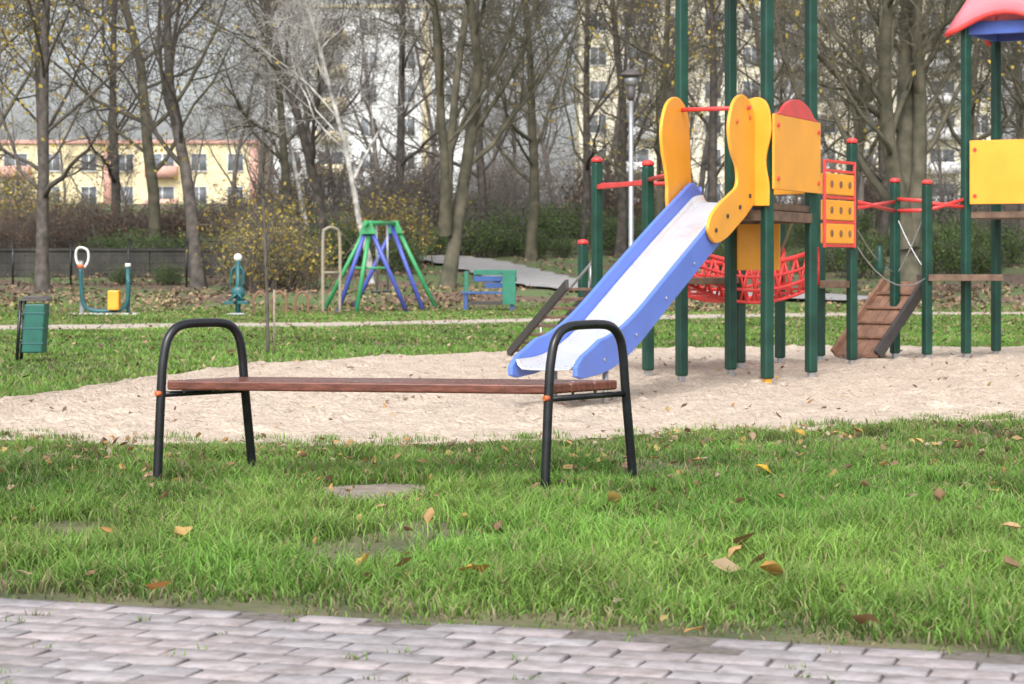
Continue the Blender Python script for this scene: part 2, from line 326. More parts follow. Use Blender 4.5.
# ------------------------------------------------------------------ fallen leaves
LT=np.array([(0,0,0),(.28,.24,.10),(.28,-.24,.10),(.35,0,.0),(.62,.27,.14),(.62,-.27,.12),(.7,0,.02),(1,0,.12),(-.22,0,.03)])
LF=np.array([(0,3,1),(0,2,3),(3,6,4),(3,4,1),(3,5,6),(3,2,5),(6,7,4),(6,5,7)])
def leaves(x,y,z,s,tilt,col,simple=False,curl=1.0):
    N=len(x); T=(LT[[0,1,7,2]] if simple else LT).copy(); T[:,0]-=.5; nv=len(T)
    P=np.repeat(T[None],N,0)*s[:,None,None]; P[:,:,2]*=rng.uniform(-.6,2.6,N)[:,None]*curl; P[:,:,1]*=rng.uniform(.6,1.3,N)[:,None]
    if not simple: P[:,:,:]+=rng.normal(0,.055,P.shape)*s[:,None,None]
    a=rng.uniform(0,6.28,N); t=rng.normal(0,1,N)*tilt
    ct,st=np.cos(t)[:,None],np.sin(t)[:,None]; Y,Z=P[:,:,1]*ct-P[:,:,2]*st,P[:,:,1]*st+P[:,:,2]*ct; X=P[:,:,0]
    t2=rng.normal(0,1,N)*tilt; c2,s2=np.cos(t2)[:,None],np.sin(t2)[:,None]; X,Z=X*c2-Z*s2,X*s2+Z*c2
    ca,sa=np.cos(a)[:,None],np.sin(a)[:,None]; X,Y=X*ca-Y*sa,X*sa+Y*ca
    V=np.stack([X+x[:,None],Y+y[:,None],Z+z[:,None]],-1).reshape(-1,3)
    FF=np.array([(0,3,2,1)]) if simple else LF
    Fq=(FF[None]+(np.arange(N)*nv)[:,None,None]).reshape(-1,FF.shape[1])
    c=np.repeat(col,nv,0); c=c*rng.uniform(.75,1.15,(len(c),1)); return V,Fq,c
def lcol(N,pal):
    pal=np.array(pal); c=pal[rng.integers(0,len(pal),N)]*rng.uniform(.7,1.2,(N,1)); return c
PAL=[(.33,.20,.11),(.25,.14,.09),(.38,.27,.17),(.42,.30,.11),(.33,.26,.19),(.20,.12,.09),(.44,.25,.10)]
PALF=[(.24,.15,.10),(.20,.13,.10),(.30,.21,.14),(.32,.21,.12),(.16,.11,.08),(.34,.26,.14)]
fl=empty('fallen_leaves'); 
N=2600; y=5.4+8*rng.random(N)**.75; x=rng.uniform(-.3,.3,N)*y; k=(pavdist(x,y)<-.1)&~sandin(x,y); 
k&=rng.random(N)<np.where(y<8.8,.12,np.where(y<10.5,.5,.95)); x,y=x[k],y[k]
z=.012+.035*rng.random(len(x)); a=leaves(x,y,z,rng.uniform(.025,.065,len(x)),.5,lcol(len(x),PAL))
link(bpy.data.objects.new('lawn_leaves',np_mesh('ll',a[0],[a[1]],M['leaf'],a[2])),fl)
big=[(475,577,.15,(.62,.33,.09)),(182,541,.12,(.62,.40,.15)),(365,566,.11,(.60,.42,.10)),(404,568,.09,(.36,.22,.10)),(725,572,.12,(.45,.33,.20)),(745,548,.13,(.36,.22,.10)),(770,580,.12,(.62,.36,.10)),(762,473,.11,(.72,.42,.04)),(780,461,.09,(.45,.2,.1)),(832,476,.08,(.5,.3,.1)),(863,490,.09,(.55,.35,.2)),(430,520,.09,(.45,.28,.12)),(613,505,.1,(.5,.34,.1)),(160,598,.13,(.58,.28,.08)),(986,556,.11,(.5,.35,.25)),(1012,532,.1,(.6,.38,.2)),(1012,570,.12,(.35,.22,.12)),(940,502,.09,(.4,.25,.15)),(695,636,.1,(.6,.36,.12)),(868,628,.12,(.45,.28,.14)),(700,560,.07,(.55,.3,.1)),(800,436,.09,(.55,.33,.06)),(880,458,.09,(.5,.3,.1)),(420,463,.1,(.4,.25,.12)),(300,478,.1,(.35,.2,.1)),(230,470,.09,(.5,.3,.14)),(130,455,.1,(.42,.24,.1)),(575,458,.1,(.42,.26,.12)),(505,452,.09,(.5,.3,.1)),(960,450,.09,(.4,.26,.14)),(760,566,.1,(.4,.25,.12)),(735,560,.09,(.55,.35,.15))]
x=np.array([bx(p[0],F/(p[1]-268)*.96) for p in big]); y=np.array([F/(p[1]-268)*.96 for p in big]); a=leaves(x,y,np.full(len(big),.055),np.array([p[2] for p in big])*.82,.35,np.array([p[3] for p in big])*.8,False,1.2)
link(bpy.data.objects.new('large_leaves',np_mesh('bl',a[0],[a[1]],M['leaf'],a[2])),fl)
N=900; x=rng.uniform(-7,9,N); y=rng.uniform(12.4,27,N); k=sandin(x,y); x,y=x[k],y[k]; k=rng.random(len(x))<.6; x,y=x[k],y[k]
a=leaves(x,y,np.full(len(x),.04),rng.uniform(.03,.07,len(x)),.4,lcol(len(x),PAL)); link(bpy.data.objects.new('sand_leaves',np_mesh('sl',a[0],[a[1]],M['leaf'],a[2])),fl)
N=9000; y=15+37*rng.random(N)**.7; x=rng.uniform(-.32,.32,N)*y; k=~sandin(x,y)&(rng.random(N)<np.clip((y-12)/38,.1,1)); x,y=x[k],y[k]
a=leaves(x,y,np.full(len(x),.05),rng.uniform(.05,.10,len(x)),.4,lcol(len(x),PALF),True); link(bpy.data.objects.new('far_lawn_leaves',np_mesh('fll',a[0],[a[1]],M['litter'],a[2])),fl)
N=45000; y=48+50*rng.random(N); x=rng.uniform(-.32,.32,N)*y; k=(rng.random(N)<np.clip((y-46)/6,0,1))&(rng.random(N)<np.clip(.6+.7*vnoise(x,y,.5,41),.05,1)*np.where((x>-2)&(y>60),.3,1))
ap_=np.array([(54,9),(57.5,4),(60,1.5),(65,.2),(71,-1.2),(75,-3)]); k&=~((np.abs(x-np.interp(y,ap_[:,0],ap_[:,1]))<1.4)&(y>57)&(y<75)&(rng.random(N)<.92)); x,y=x[k],y[k]
a=leaves(x,y,tz(x,y)+.06,rng.uniform(.10,.2,len(x)),.5,lcol(len(x),PALF),True); link(bpy.data.objects.new('leaf_litter',np_mesh('lit',a[0],[a[1]],M['litter'],a[2])),fl)
# ------------------------------------------------------------------ park bench
pb=empty('park_bench')
dy=Vector((0,-.2,0))
LFt,LBk=Vector((-1.64,10.22,0))+dy,Vector((-1.245,10.66,0))+dy; RF,RB=Vector((.145,9.86,0))+dy,Vector((.57,10.36,0))+dy
prof=[(0,0),(.045,.45),(.07,.59),(.12,.68),(.24,.732),(.5,.742),(.72,.732),(.83,.68),(.875,.59),(.90,.45),(1,0)]
for nm,a,b in (('left_frame',LFt,LBk),('right_frame',RF,RB)):
    P=cat([a+(b-a)*t+Vector((0,0,z-.03 if z==0 else z)) for t,z in prof],6); tube(nm,P,.0215,M['black'],pb,14)
    tube(nm+'_rail',[a+(b-a)*.05+Vector((0,0,.415)),a+(b-a)*.905+Vector((0,0,.415))],.014,M['black'],pb,10)
ld=(RF-LFt).normalized()
for k in range(3):
    t0=.035+k*.265;t1=t0+.245
    lf=lambda t,e: LFt+(LBk-LFt)*t+ld*e; rf=lambda t,e: RF+(RB-RF)*t+ld*e
    prism('seat_plank_%d'%(k+1),[lf(t0,.03)+Vector((0,0,.436)),rf(t0,.0)+Vector((0,0,.436)),rf(t1,.0)+Vector((0,0,.436)),lf(t1,.03)+Vector((0,0,.436))],(0,0,.045),M['benchwood'],pb,.009,3)
for a,b in ((LFt,LBk),(RF,RB)):
    for t in (.15,.45,.70):
        s_=-1 if a is RF else 1; p=a+(b-a)*t+ld*.06*s_; tube('bolt',[p+Vector((0,0,.42)),p+Vector((0,0,.4835))],.007,M['metal'],pb,8)
for a in (LFt+ (LBk-LFt)*.045,RF+(RB-RF)*.045):
    p=a+Vector((0,0,.42)); tube('end_cap',[p+Vector((-.022,-.03,0)),p+Vector((.0,-.015,0))],.013,M['cork'],pb,10)
# ------------------------------------------------------------------ playground
A=Vector((2.14,18.2,0));B=Vector((1.46,18.68,0));C_=Vector((2.66,19.3,0));D=Vector((2.0,19.85,0))
Z=lambda z:Vector((0,0,z))
def post(p,h,parent,w=.092,cap=True,foot='metal',rz=.42):
    box('post',(p.x,p.y,.07+(h-.07)/2),(w,w,h-.07),M['green'],parent,rz,.018)
    box('foot',(p.x,p.y,.0),(w*.6,w*.6,.2),M[foot],parent,rz,.004)
    if cap: tube('cap',[Vector((p.x,p.y,h)),Vector((p.x,p.y,h+.03)),Vector((p.x,p.y,h+.05))],[.057,.057,.03],M['red'],parent,14)
tw=empty('playground_tower')
for p,f in ((A,'yellow'),(B,'metal'),(C_,'metal'),(D,'metal')): post(p,4.1,tw,foot=f)
prism('deck',[A+Z(1.49),B+Z(1.49),D+Z(1.49),C_+Z(1.49)],(0,0,.06),M['deck'],tw,.008)
for a,b in ((A,B),(A,C_),(B,D),(C_,D)): beam('deck_joist',a+Z(1.44),b+Z(1.44),.05,.085,M['deck'],tw)
ctr=(A+D)/2; apex=ctr+Z(5.2); cs=[ctr+(p-ctr)*1.35+Z(4.1) for p in (A,B,D,C_)]
me=bpy.data.meshes.new('roof'); me.from_pydata([tuple(c) for c in cs]+[tuple(apex)],[],[(0,1,4),(1,2,4),(2,3,4),(3,0,4)]); me.materials.append(M['pink']); ro=link(bpy.data.objects.new('roof',me),tw); so=ro.modifiers.new('s','SOLIDIFY'); so.thickness=.03
ud=(C_-A).normalized(); nd=Vector((ud.y,-ud.x,0))
L=(C_-A).length
plate('side_panel',[(-.06,1.66),(L+.02,1.66),(L+.02,2.29),(-.06,2.29)],A+nd*.062,ud,.022,M['yellow'],tw,.006,nd)
arch=[(.0,2.29)]+[(.12+ (L-.3)*t,2.32+.13*math.sin(math.pi*t)**.7) for t in np.linspace(0.0,1,14)]+[(L-.05,2.29)]
plate('panel_crest',arch,A+nd*.058,ud,.028,M['red'],tw,.004,nd)
for z in (1.75,2.2):
    for s in (.03,L-.06): p=A+ud*s+nd*.09+Z(z); tube('bolt',[p-nd*.01,p+nd*.01],.018,M['red'],tw,10)
plate('back_panel',[(-.05,1.66),(.9,1.66),(.9,2.2),(-.05,2.2)],D+Vector((0,.07,0)),(C_-D),.02,M['yellow'],tw,.006)
plate('play_panel',[(.03,.98),(.52,.98),(.52,1.44),(.03,1.44)],D+Vector((.02,.04,0)),(C_-D),.02,M['yellow'],tw,.006)
# slide
sl=empty('playground_slide')
top=Vector((1.83,18.45,0)); sd=Vector((-.43,-.903,0)).normalized(); cd=Vector((.903,-.43,0)).normalized()
prof=cat([(0,1.55,0),(.22,1.53,0),(.5,1.42,0),(1.1,1.17,0),(1.9,.82,0),(2.6,.51,0),(3.0,.37,0),(3.35,.305,0),(3.72,.29,0)],8)
ps=[(p.x,p.y) for p in prof]
V=[];Q=[]; hw=.225
cs_=[(-hw,.07),(-hw+.01,.03),(-hw+.045,.0),(-.1,-.004),(.1,-.004),(hw-.045,0),(hw-.01,.03),(hw,.07)]
for k,(s,z) in enumerate(ps):
    for c,dz in cs_: p=top+sd*s+cd*c; V.append((p.x,p.y,z+dz))
    if k:
        for q in range(7): b0=(k-1)*8+q; Q.append((b0,b0+1,b0+9,b0+8))
me=np_mesh('chute',V,[Q],M['steel'],None,True); ch=link(bpy.data.objects.new('chute',me),sl); so=ch.modifiers.new('s','SOLIDIFY'); so.thickness=.012
up=[(s,z+.19*min(1,.5+s*2.5)) for s,z in ps if s<3.35]; 
lo=[(s,z-.055) for s,z in ps if s<3.55]
outl=[(-.02,1.50)]+[(0,1.70)]+up[1:]+[(3.5,.44),(3.66,.39),(3.77,.32),(3.77,.25),(3.68,.23)]+lo[::-1][:-1]
plate('right_side_board',outl,top+cd*(hw+.002),sd,.04,M['blue'],sl,.010,cd)
plate('left_side_board',outl,top-cd*(hw+.042),sd,.04,M['blue'],sl,.010,cd)
gp_=[(.15,2.1),(.2,2.32),(.42,2.43),(.66,2.37),(.79,2.17),(.74,1.97),(.60,1.82),(.60,1.68),(.78,1.60),(1.0,1.52),(1.2,1.42),(1.27,1.30),(1.12,1.2),(.86,1.24),(.6,1.34),(.32,1.46),(.12,1.6),(.13,1.85)]
gp2=[(p.x,p.y) for p in cat([(a,b,0) for a,b in gp_],5,True)]
plate('right_guard',gp2,top+cd*(hw+.05),sd,.03,M['yellow'],sl,.008,cd)
gl_=[(.15,2.1),(.2,2.32),(.42,2.43),(.66,2.37),(.79,2.17),(.77,1.97),(.70,1.82),(.66,1.68),(.66,1.56),(.6,1.42),(.4,1.42),(.12,1.6),(.13,1.85)]
plate('left_guard',[(p.x,p.y) for p in cat([(a,b,0) for a,b in gl_],5,True)],top-cd*(hw+.085),sd,.03,M['yellow'],sl,.008,cd)
for s,z in ((.3,2.25),(.62,2.2),(.3,1.6),(.55,1.5),(.85,1.42),(1.12,1.3)):
    p=top+cd*(hw+.08)+sd*s+Z(z); tube('bolt',[p,p+cd*.012],.018,M['cork'] if z>1.9 else M['darkwood'],sl,10)
for s in (.9,1.5,2.1,2.7,3.3):
    z=np.interp(s,[q[0] for q in ps],[q[1] for q in ps])+.04; p=top+cd*(hw+.042)+sd*s+Z(z); tube('bolt',[p,p+cd*.008],.014,M['metal'],sl,10)
tube('grab_bar',[top-cd*.33+sd*.35+Z(2.33),top+cd*.33+sd*.35+Z(2.33)],.018,M['red'],sl)
ent=[(p.x,p.y) for p in cat([(-.17,1.52,0),(-.16,1.9,0),(-.15,2.2,0),(-.1,2.38,0),(.02,2.43,0),(.12,2.36,0),(.15,2.15,0),(.1,1.9,0),(.13,1.7,0),(.13,1.52,0)],4)]
abd=(A-B).normalized(); plate('entrance_board',ent,A-abd*.07+Vector((abd.y,-abd.x,0))*.062,abd,.025,M['yellow'],sl,.006,Vector((abd.y,-abd.x,0)))
for s,c in ((3.12,-.2),(3.12,.2)):
    p=top+sd*s+cd*c; tube('leg',[Vector((p.x,p.y,-.05)),Vector((p.x,p.y,.30))],.022,M['metal'],sl)
# lower platform
lp=empty('climbing_platform')
E=Vector((bx(597,20.9),20.9,0)); Fp=Vector((bx(648,19.7),19.7,0)); G0=Vector((bx(583,22.8),22.8,0))
post(E,2.02,lp); post(Fp,1.93,lp); post(G0,1.25,lp); H0=Vector((bx(740,21.3),21.3,0)); post(H0,1.5,lp); 
prism('deck',[Fp+Z(.85),Vector((2.0,20.0,.85)),H0+Z(.85),E+Z(.85)+Vector((0,.3,0))],(0,0,.06),M['deck'],lp)
beam('rail',E+Z(1.78),Fp+Z(1.78),.035,.045,M['red'],lp)
tube('rail',[E+Z(1.8),E+Z(1.8)+Vector((.7,-.4,0))],.02,M['red'],lp)
tube('rail',[Fp+Z(1.8),B+Z(1.83)],.022,M['red'],lp)
st0=Vector((.84,21.3,.84)); st1=Vector((.26,24.2,.04))
sw_=Vector((-.30,-.04,0))
for o in (0,1): beam('stair_side',st0+sw_*o,st1+sw_*o,.035,.10,M['darkwood'],lp)
for k in range(8):
    p=st0.lerp(st1,(k+.5)/8); beam('tread',p,p+sw_,.10,.03,M['deck'],lp)
tube('stair_rail',[st0+Z(.28),st1+Z(.28)],.014,M['metal'],lp)
for f in (.1,.9): p=st0.lerp(st1,f); tube('rail_post',[p,p+Z(.28)],.012,M['metal'],lp)
# rope bridge
rb=empty('rope_bridge')
M0=Vector((bx(780,22.4),22.4,0)); post(M0,1.5,rb)
a0=Vector((1.72,21.0,0)); a1=Vector((3.05,21.6,0)); wv=Vector((-.25,.75,0))
def sag(t,z0,dz): return z0-dz*4*t*(1-t)
NN=12
for side in (0,1):
    for lev,(z0,dz) in enumerate(((1.19,.14),(1.06,.15),(.95,.17),(.84,.18))):
        tube('net_rope',[a0+wv*side+(a1-a0)*t+Z(sag(t,z0,dz)) for t in np.linspace(0,1,NN)],.017 if lev else .024,M['red'],rb,8)
    for k in range(NN):
        for q in (0,1):
            t=(k+.0)/(NN-1); t2=min(1,max(0,t+(.07 if q else -.07)))
            tube('net_rope',[a0+wv*side+(a1-a0)*t+Z(sag(t,1.19,.14)),a0+wv*side+(a1-a0)*t2+Z(sag(t2,.84,.18))],.015,M['red'],rb,6)
for k in range(14):
    t=k/13; p=a0+(a1-a0)*t+Z(sag(t,.84,.18)); beam('slat',p,p+wv,.05,.025,M['red'],rb,.003)
for s in (0,1): 
    p=a1+wv*s; tube('suspension',[C_+Z(2.0)+wv*s*.3,C_+Z(1.5)+Vector((.02,.4,0))+wv*s*.3,C_.lerp(a1,.5)+Z(1.1)+wv*s],.012,M['rope'],rb,6)
# middle platform with climbing panel
mp=empty('climbing_wall_platform')
G=Vector((bx(852,21.9),21.9,0)); H=Vector((bx(895,23.6),23.6,0)); I=Vector((bx(927,23.3),23.3,0)); G2=Vector((bx(820,22.9),22.9,0)); 
post(G,2.26,mp); post(H,1.93,mp); post(I,1.9,mp); post(G2,1.9,mp)
prism('deck',[Vector((3.02,21.3,.8)),G+Z(.8),G+Vector((.15,1.2,.8)),G2+Z(.8)],(0,0,.07),M['deck'],mp)
w0=Vector((bx(820,21.2),21.2,0)); w1=G+Vector((-.03,-.06,0)); ud=(w1-w0).normalized(); L=(w1-w0).length; nd=Vector((ud.y,-ud.x,0))
for i_,(za,zb) in enumerate(((1.24,1.44),(1.47,1.67),(1.72,1.93))):
    plate('yellow_block',[(.03,za),(L-.03,za),(L-.03,zb),(.03,zb)],w0-nd*.01,ud,.07,M['yellow'],mp,.012,nd)
    for s in (.2,.5,.8):
        p=w0+ud*s*L+nd*.055+Z((za+zb)/2); tube('finger_hole',[p,p+nd*.01],.036,M['rampwood'],mp,12)
for z in (1.22,1.45,1.695,1.955,2.05): beam('panel_rung',w0+nd*.045+Z(z),w1+nd*.045+Z(z),.03,.028,M['red'],mp)
for s in (0,L): beam('panel_stile',w0+ud*s+nd*.047+Z(1.2),w0+ud*s+nd*.047+Z(2.06),.03,.035,M['red'],mp)
J=Vector((bx(966,23.6),23.6,0))
for a,b,z0,z1 in ((G,H,1.68,1.62),(G,H,1.6,1.72),(H,I,1.75,1.72),(I,J,1.7,1.66),(H,I,1.62,1.62),(I,J,1.62,1.75)): tube('rail',[a+Z(z0),b+Z(z1)],.022,M['red'],mp,10)
for a,b,za,zb,sg in ((G,H,1.5,.95,.1),(H,I,1.6,.95,.05),(G,I,1.3,.9,.25),(I,H,1.65,.9,.05)):
    tube('chain',[a.lerp(b,t)+Z(za+(zb-za)*t-sg*4*t*(1-t)) for t in np.linspace(0,1,8)],.007,M['metal'],mp,6)
tube('green_grip',[G.lerp(H,.62)+Z(z) for z in (.92,1.0,1.12,1.2,1.24)],[.04,.06,.04,.035,.02],M['green'],mp,12)
ra=empty('climbing_ramp')
t0,t1=Vector((bx(886,23.9),23.9,.82)),Vector((bx(926,23.6),23.6,.82)); b0,b1=Vector((bx(833,23.6),23.5,.04)),Vector((bx(876,23.3),23.2,.04))
for k in range(5):
    f0,f1=k/5+.006,(k+1)/5-.006
    prism('plank',[b0.lerp(b1,f0),b0.lerp(b1,f1),t0.lerp(t1,f1),t0.lerp(t1,f0)],(0,0,.035),M['rampwood'],ra,.004)
beam('ramp_edge',b1+Z(.03),t1+Z(.03),.05,.12,M['darkwood'],ra); beam('ramp_edge',b0+Z(.03),t0+Z(.03),.05,.12,M['rampwood'],ra)
for f in (.2,.4,.6,.8): beam('cleat',b0.lerp(t0,f)+Z(.06),b1.lerp(t1,f)+Z(.06),.04,.03,M['rampwood'],ra)
# second tower
t2=empty('playground_tower.001')
K=Vector((bx(996,24.3),24.3,0)); O1=Vector((5.75,23.2,0)); O2=Vector((6.1,23.95,0))
for p in (J,K,O1,O2): post(p,3.62,t2,cap=False)
prism('deck',[J+Z(1.54),O1+Z(1.54),O2+Z(1.54),K+Z(1.54)],(0,0,.07),M['deck'],t2)
prism('lower_deck',[I+Z(.86)+Vector((0,-.1,0)),J+Z(.86)+Vector((.36,-.2,0)),J+Vector((.4,.6,.86)),I+Vector((.0,.6,.86))],(0,0,.07),M['deck'],t2)
ud=(O1-J).normalized(); nd=Vector((ud.y,-ud.x,0)); L=(O1-J).length
plate('side_panel',[(.0,1.69),(L+.05,1.69),(L+.05,2.38),(.0,2.38)],J+nd*.062+ud*.06,ud,.022,M['yellow'],t2,.006,nd)
for z in (1.78,2.28): p=J+ud*.12+nd*.086+Z(z); tube('bolt',[p,p+nd*.012],.02,M['red'],t2,10)
ctr=(J+O2)/2; cs=[ctr+(p-ctr)*1.42 for p in (J,O1,O2,K)]; apex=ctr+Z(4.75)
for k in range(4):
    a,b=cs[k],cs[(k+1)%4]; V=[];Q=[]
    n1=12
    for r in range(5):
        f=r/4
        for q in range(n1+1):
            t=q/n1; e=a.lerp(b,t)+Z(3.55+.22*math.sin(math.pi*t)**1.2); V.append(tuple(e.lerp(apex,f)))
    for r in range(4):
        for q in range(n1): b0_=r*(n1+1)+q; Q.append((b0_,b0_+1,b0_+n1+2,b0_+n1+1))
    o=link(bpy.data.objects.new('roof_slope',np_mesh('roof_slope',V,[Q],M['pink'],None,False)),t2); so=o.modifiers.new('s','SOLIDIFY'); so.thickness=.03
    P=[a.lerp(b,t)*.97+ctr*.03+Z(3.53+.22*math.sin(math.pi*t)**1.2) for t in np.linspace(0,1,13)]
    tube('eave_trim',P,.03,M['red'],t2,8)
    beam('roof_beam',cs[k].lerp(ctr,.3)+Z(3.6),cs[(k+1)%4].lerp(ctr,.3)+Z(3.6),.06,.14,M['roofblue'],t2)
# ------------------------------------------------------------------ litter bin
lb=empty('litter_bin'); d=23.1; X0=bx(35,d)
prism('body',[(X0-.12,d-.12,.10),(X0+.10,d-.12,.10),(X0+.10,d+.12,.10),(X0-.12,d+.12,.10)],(.035,0,.52),M['bingreen'],lb,.015)
for z in (.2,.36,.52): box('band',(X0-.01+(z-.10)*.067,d,z),(.232,.252,.012),M['teal'],lb,0,.003)
prism('lid',[(X0-.13,d-.15,.65),(X0+.16,d-.15,.65),(X0+.16,d+.15,.65),(X0-.13,d+.15,.65)],(0,0,.02),M['binlid'],lb,.006)
prism('lid_hood',[(X0-.11,d-.15,.67),(X0+.14,d-.15,.67),(X0+.10,d-.15,.705),(X0-.07,d-.15,.705)],(0,.3,0),M['binlid'],lb,.006)
for q in (-.1,.1): tube('post',[(X0-.175,d+q,-.05),(X0-.13,d+q,.65)],.019,M['black'],lb,8)
for q in (.22,.5): box('bracket',(X0-.125,d,q),(.08,.22,.03),M['black'],lb,0,.003)
# ------------------------------------------------------------------ swing
sw=empty('swing_set'); y0,y1=48.6,51.0
ap0=Vector((bx(368,y0),y0,2.0)); ap1=Vector((bx(395,y1),y1,2.05))
tube('top_bar',[ap0-Vector((.05,.3,0)),ap1+Vector((.05,.3,0))],.055,M['sgreen'],sw)
def leg(a,px,y_,m): tube('leg',[a,Vector((bx(px,y_),y_,-.05))],.05,M[m],sw)
leg(ap0,337,y0,'sblue');leg(ap0,408,y0,'sblue');leg(ap1,352,y1,'sblue');leg(ap1,438,y1,'sgreen')
leg(ap0+Vector((.05,.1,0)),356,y0-.3,'sgreen');leg(ap0+Vector((0,.1,0)),322,y0+.3,'sgreen'); leg(ap1-Vector((.1,.1,0)),424,y1-.5,'sblue')
tube('cross_brace',[ap0+Vector((-.37,0,-1.0)),ap0+Vector((.43,0,-1.0))],.025,M['sgreen'],sw)
for ap in (ap0,ap1): plate('gusset',[(-.2,-.24),(.2,-.24),(.07,.06),(-.07,.06)],ap-Vector((0,.05,0)),Vector((1,0,0)),.05,M['sgreen'],sw)
for f in (.3,.7):
    p=ap0.lerp(ap1,f)
    for q in (-.22,.22): tube('chain',[p+Vector((0,q,0)),p+Vector((.02,q,-1.55))],.014,M['metal'],sw,6)
    box('seat',(p.x,p.y,.46),(.2,.5,.05),M['black'],sw,0,.01)
pu=empty('pull_up_frame')
P=cat([(bx(323,47),47,-.05),(bx(323,47),47,1.6),(bx(326,47),47,1.84),(bx(334,47),47.1,1.86),(bx(339,47),47.2,1.6),(bx(339,47),47.2,-.05)],6); tube('frame',P,.035,M['rope'],pu)
tube('bar',[(bx(323,47),47,.9),(bx(339,47),47.2,.9)],.025,M['rope'],pu)
la=empty('balance_hoops')
for a,b in ((254,266),(272,286),(296,308)):
    P=cat([(bx(a,46),46,-.05),(bx(a,46),46,.35),(bx((a+b)/2,46),46,.5),(bx(b,46),46,.35),(bx(b,46),46,-.05)],6); tube('hoop',P,.025,M['rampwood'],la)
fm=empty('outdoor_fitness_machine'); d=46; q=lambda px,z,dy=0:Vector((bx(px,d),d+dy,z))
tube('main_post',[q(82,-.05),q(81,1.15)],.05,M['metal'],fm); tube('short_post',[q(128,-.05),q(128,1.02)],.045,M['teal'],fm)
tube('handle_loop',cat([q(81,1.0,-.1),q(76,1.2),q(77,1.4),q(83,1.43),q(88,1.35),q(88,1.15),q(84,1.0)],6),.025,M['white'],fm)
tube('swing_arm',cat([q(82,.98,-.15),q(83,.5,-.15),q(86,.2,-.15),q(96,.1,-.15),q(112,.1,-.15),q(124,.14,-.15),q(129,.35,-.15),q(130,.75,-.15)],6),.045,M['teal'],fm)
box('seat_pad',q(116,.32,-.2),(.24,.3,.42),M['yellow'],fm,0,.03); box('base',q(105,.02),(1.4,.5,.05),M['white'],fm)
tube('cap',[q(82,1.0,-.15),q(82,1.08,-.15)],.07,M['cork'],fm); tube('cap',[q(128,1.02),q(128,1.1)],.06,M['white'],fm)
f2=empty('outdoor_fitness_machine.001')
tube('main_post',[q(238,-.05),q(238,1.2)],.055,M['teal'],f2); ico('hub',q(238,.48),.15,M['teal'],f2,(1,.5,1)); ico('head',q(238,1.22),.09,M['white'],f2)
tube('handle',cat([q(231,.65),q(232,.95),q(238,1.02),q(243,.95),q(243,.62)],5),.03,M['teal'],f2)
for px in (230,244): tube('pedal_arm',[q(238,.48,-.1),q(px,.3,-.1)],.03,M['teal'],f2); box('pedal',q(px,.27,-.1),(.22,.3,.06),M['teal'],f2)
box('base',q(238,.02),(.4,.4,.05),M['metal'],f2)
cb=empty('park_bench.001'); d=50; q=lambda px,z,dy=0:Vector((bx(px,d),d+dy,z))
for px in (466,512):
    for dy_ in (-.2,.2): box('leg',q(px,.2,dy_),(.09,.09,.42),M['bbblue'],cb)
    box('back_post',q(px,.5,.3),(.09,.08,.85),M['bbgreen'],cb)
for k in range(3): box('seat_plank',q(489,.43,-.2+k*.17),(1.25,.14,.05),M['bbgreen' if k%2 else 'bbblue'],cb)
for k in range(3): box('back_plank',q(495 if k else 500,.6+k*.15,.24),(1.0 if k else .7,.04,.12),M['bbblue' if k<2 else 'bbgreen'],cb)
box('side_panel',q(509,.55,-.05),(.30,.5,.78),M['bbgreen'],cb)
box('side_rail',q(489,.2,-.2),(.9,.05,.08),M['darkwood'],cb)
sl_=empty('street_lamp'); d=50; x=bx(631,d)
tube('pole',[(x,d,-.1),(x,d,1),(x,d,5.1)],[.08,.06,.05],M['metal'],sl_,14); tube('lamp_collar',[(x,d,4.85),(x,d,4.95),(x,d,5.2)],[.05,.1,.12],M['binlid'],sl_,14)
tube('lamp_glass',[(x,d,5.2),(x,d,5.42)],[.13,.18],M['metal'],sl_,16); tube('lamp_hood',[(x,d,5.42),(x,d,5.48),(x,d,5.58)],[.27,.25,.05],M['binlid'],sl_,16)
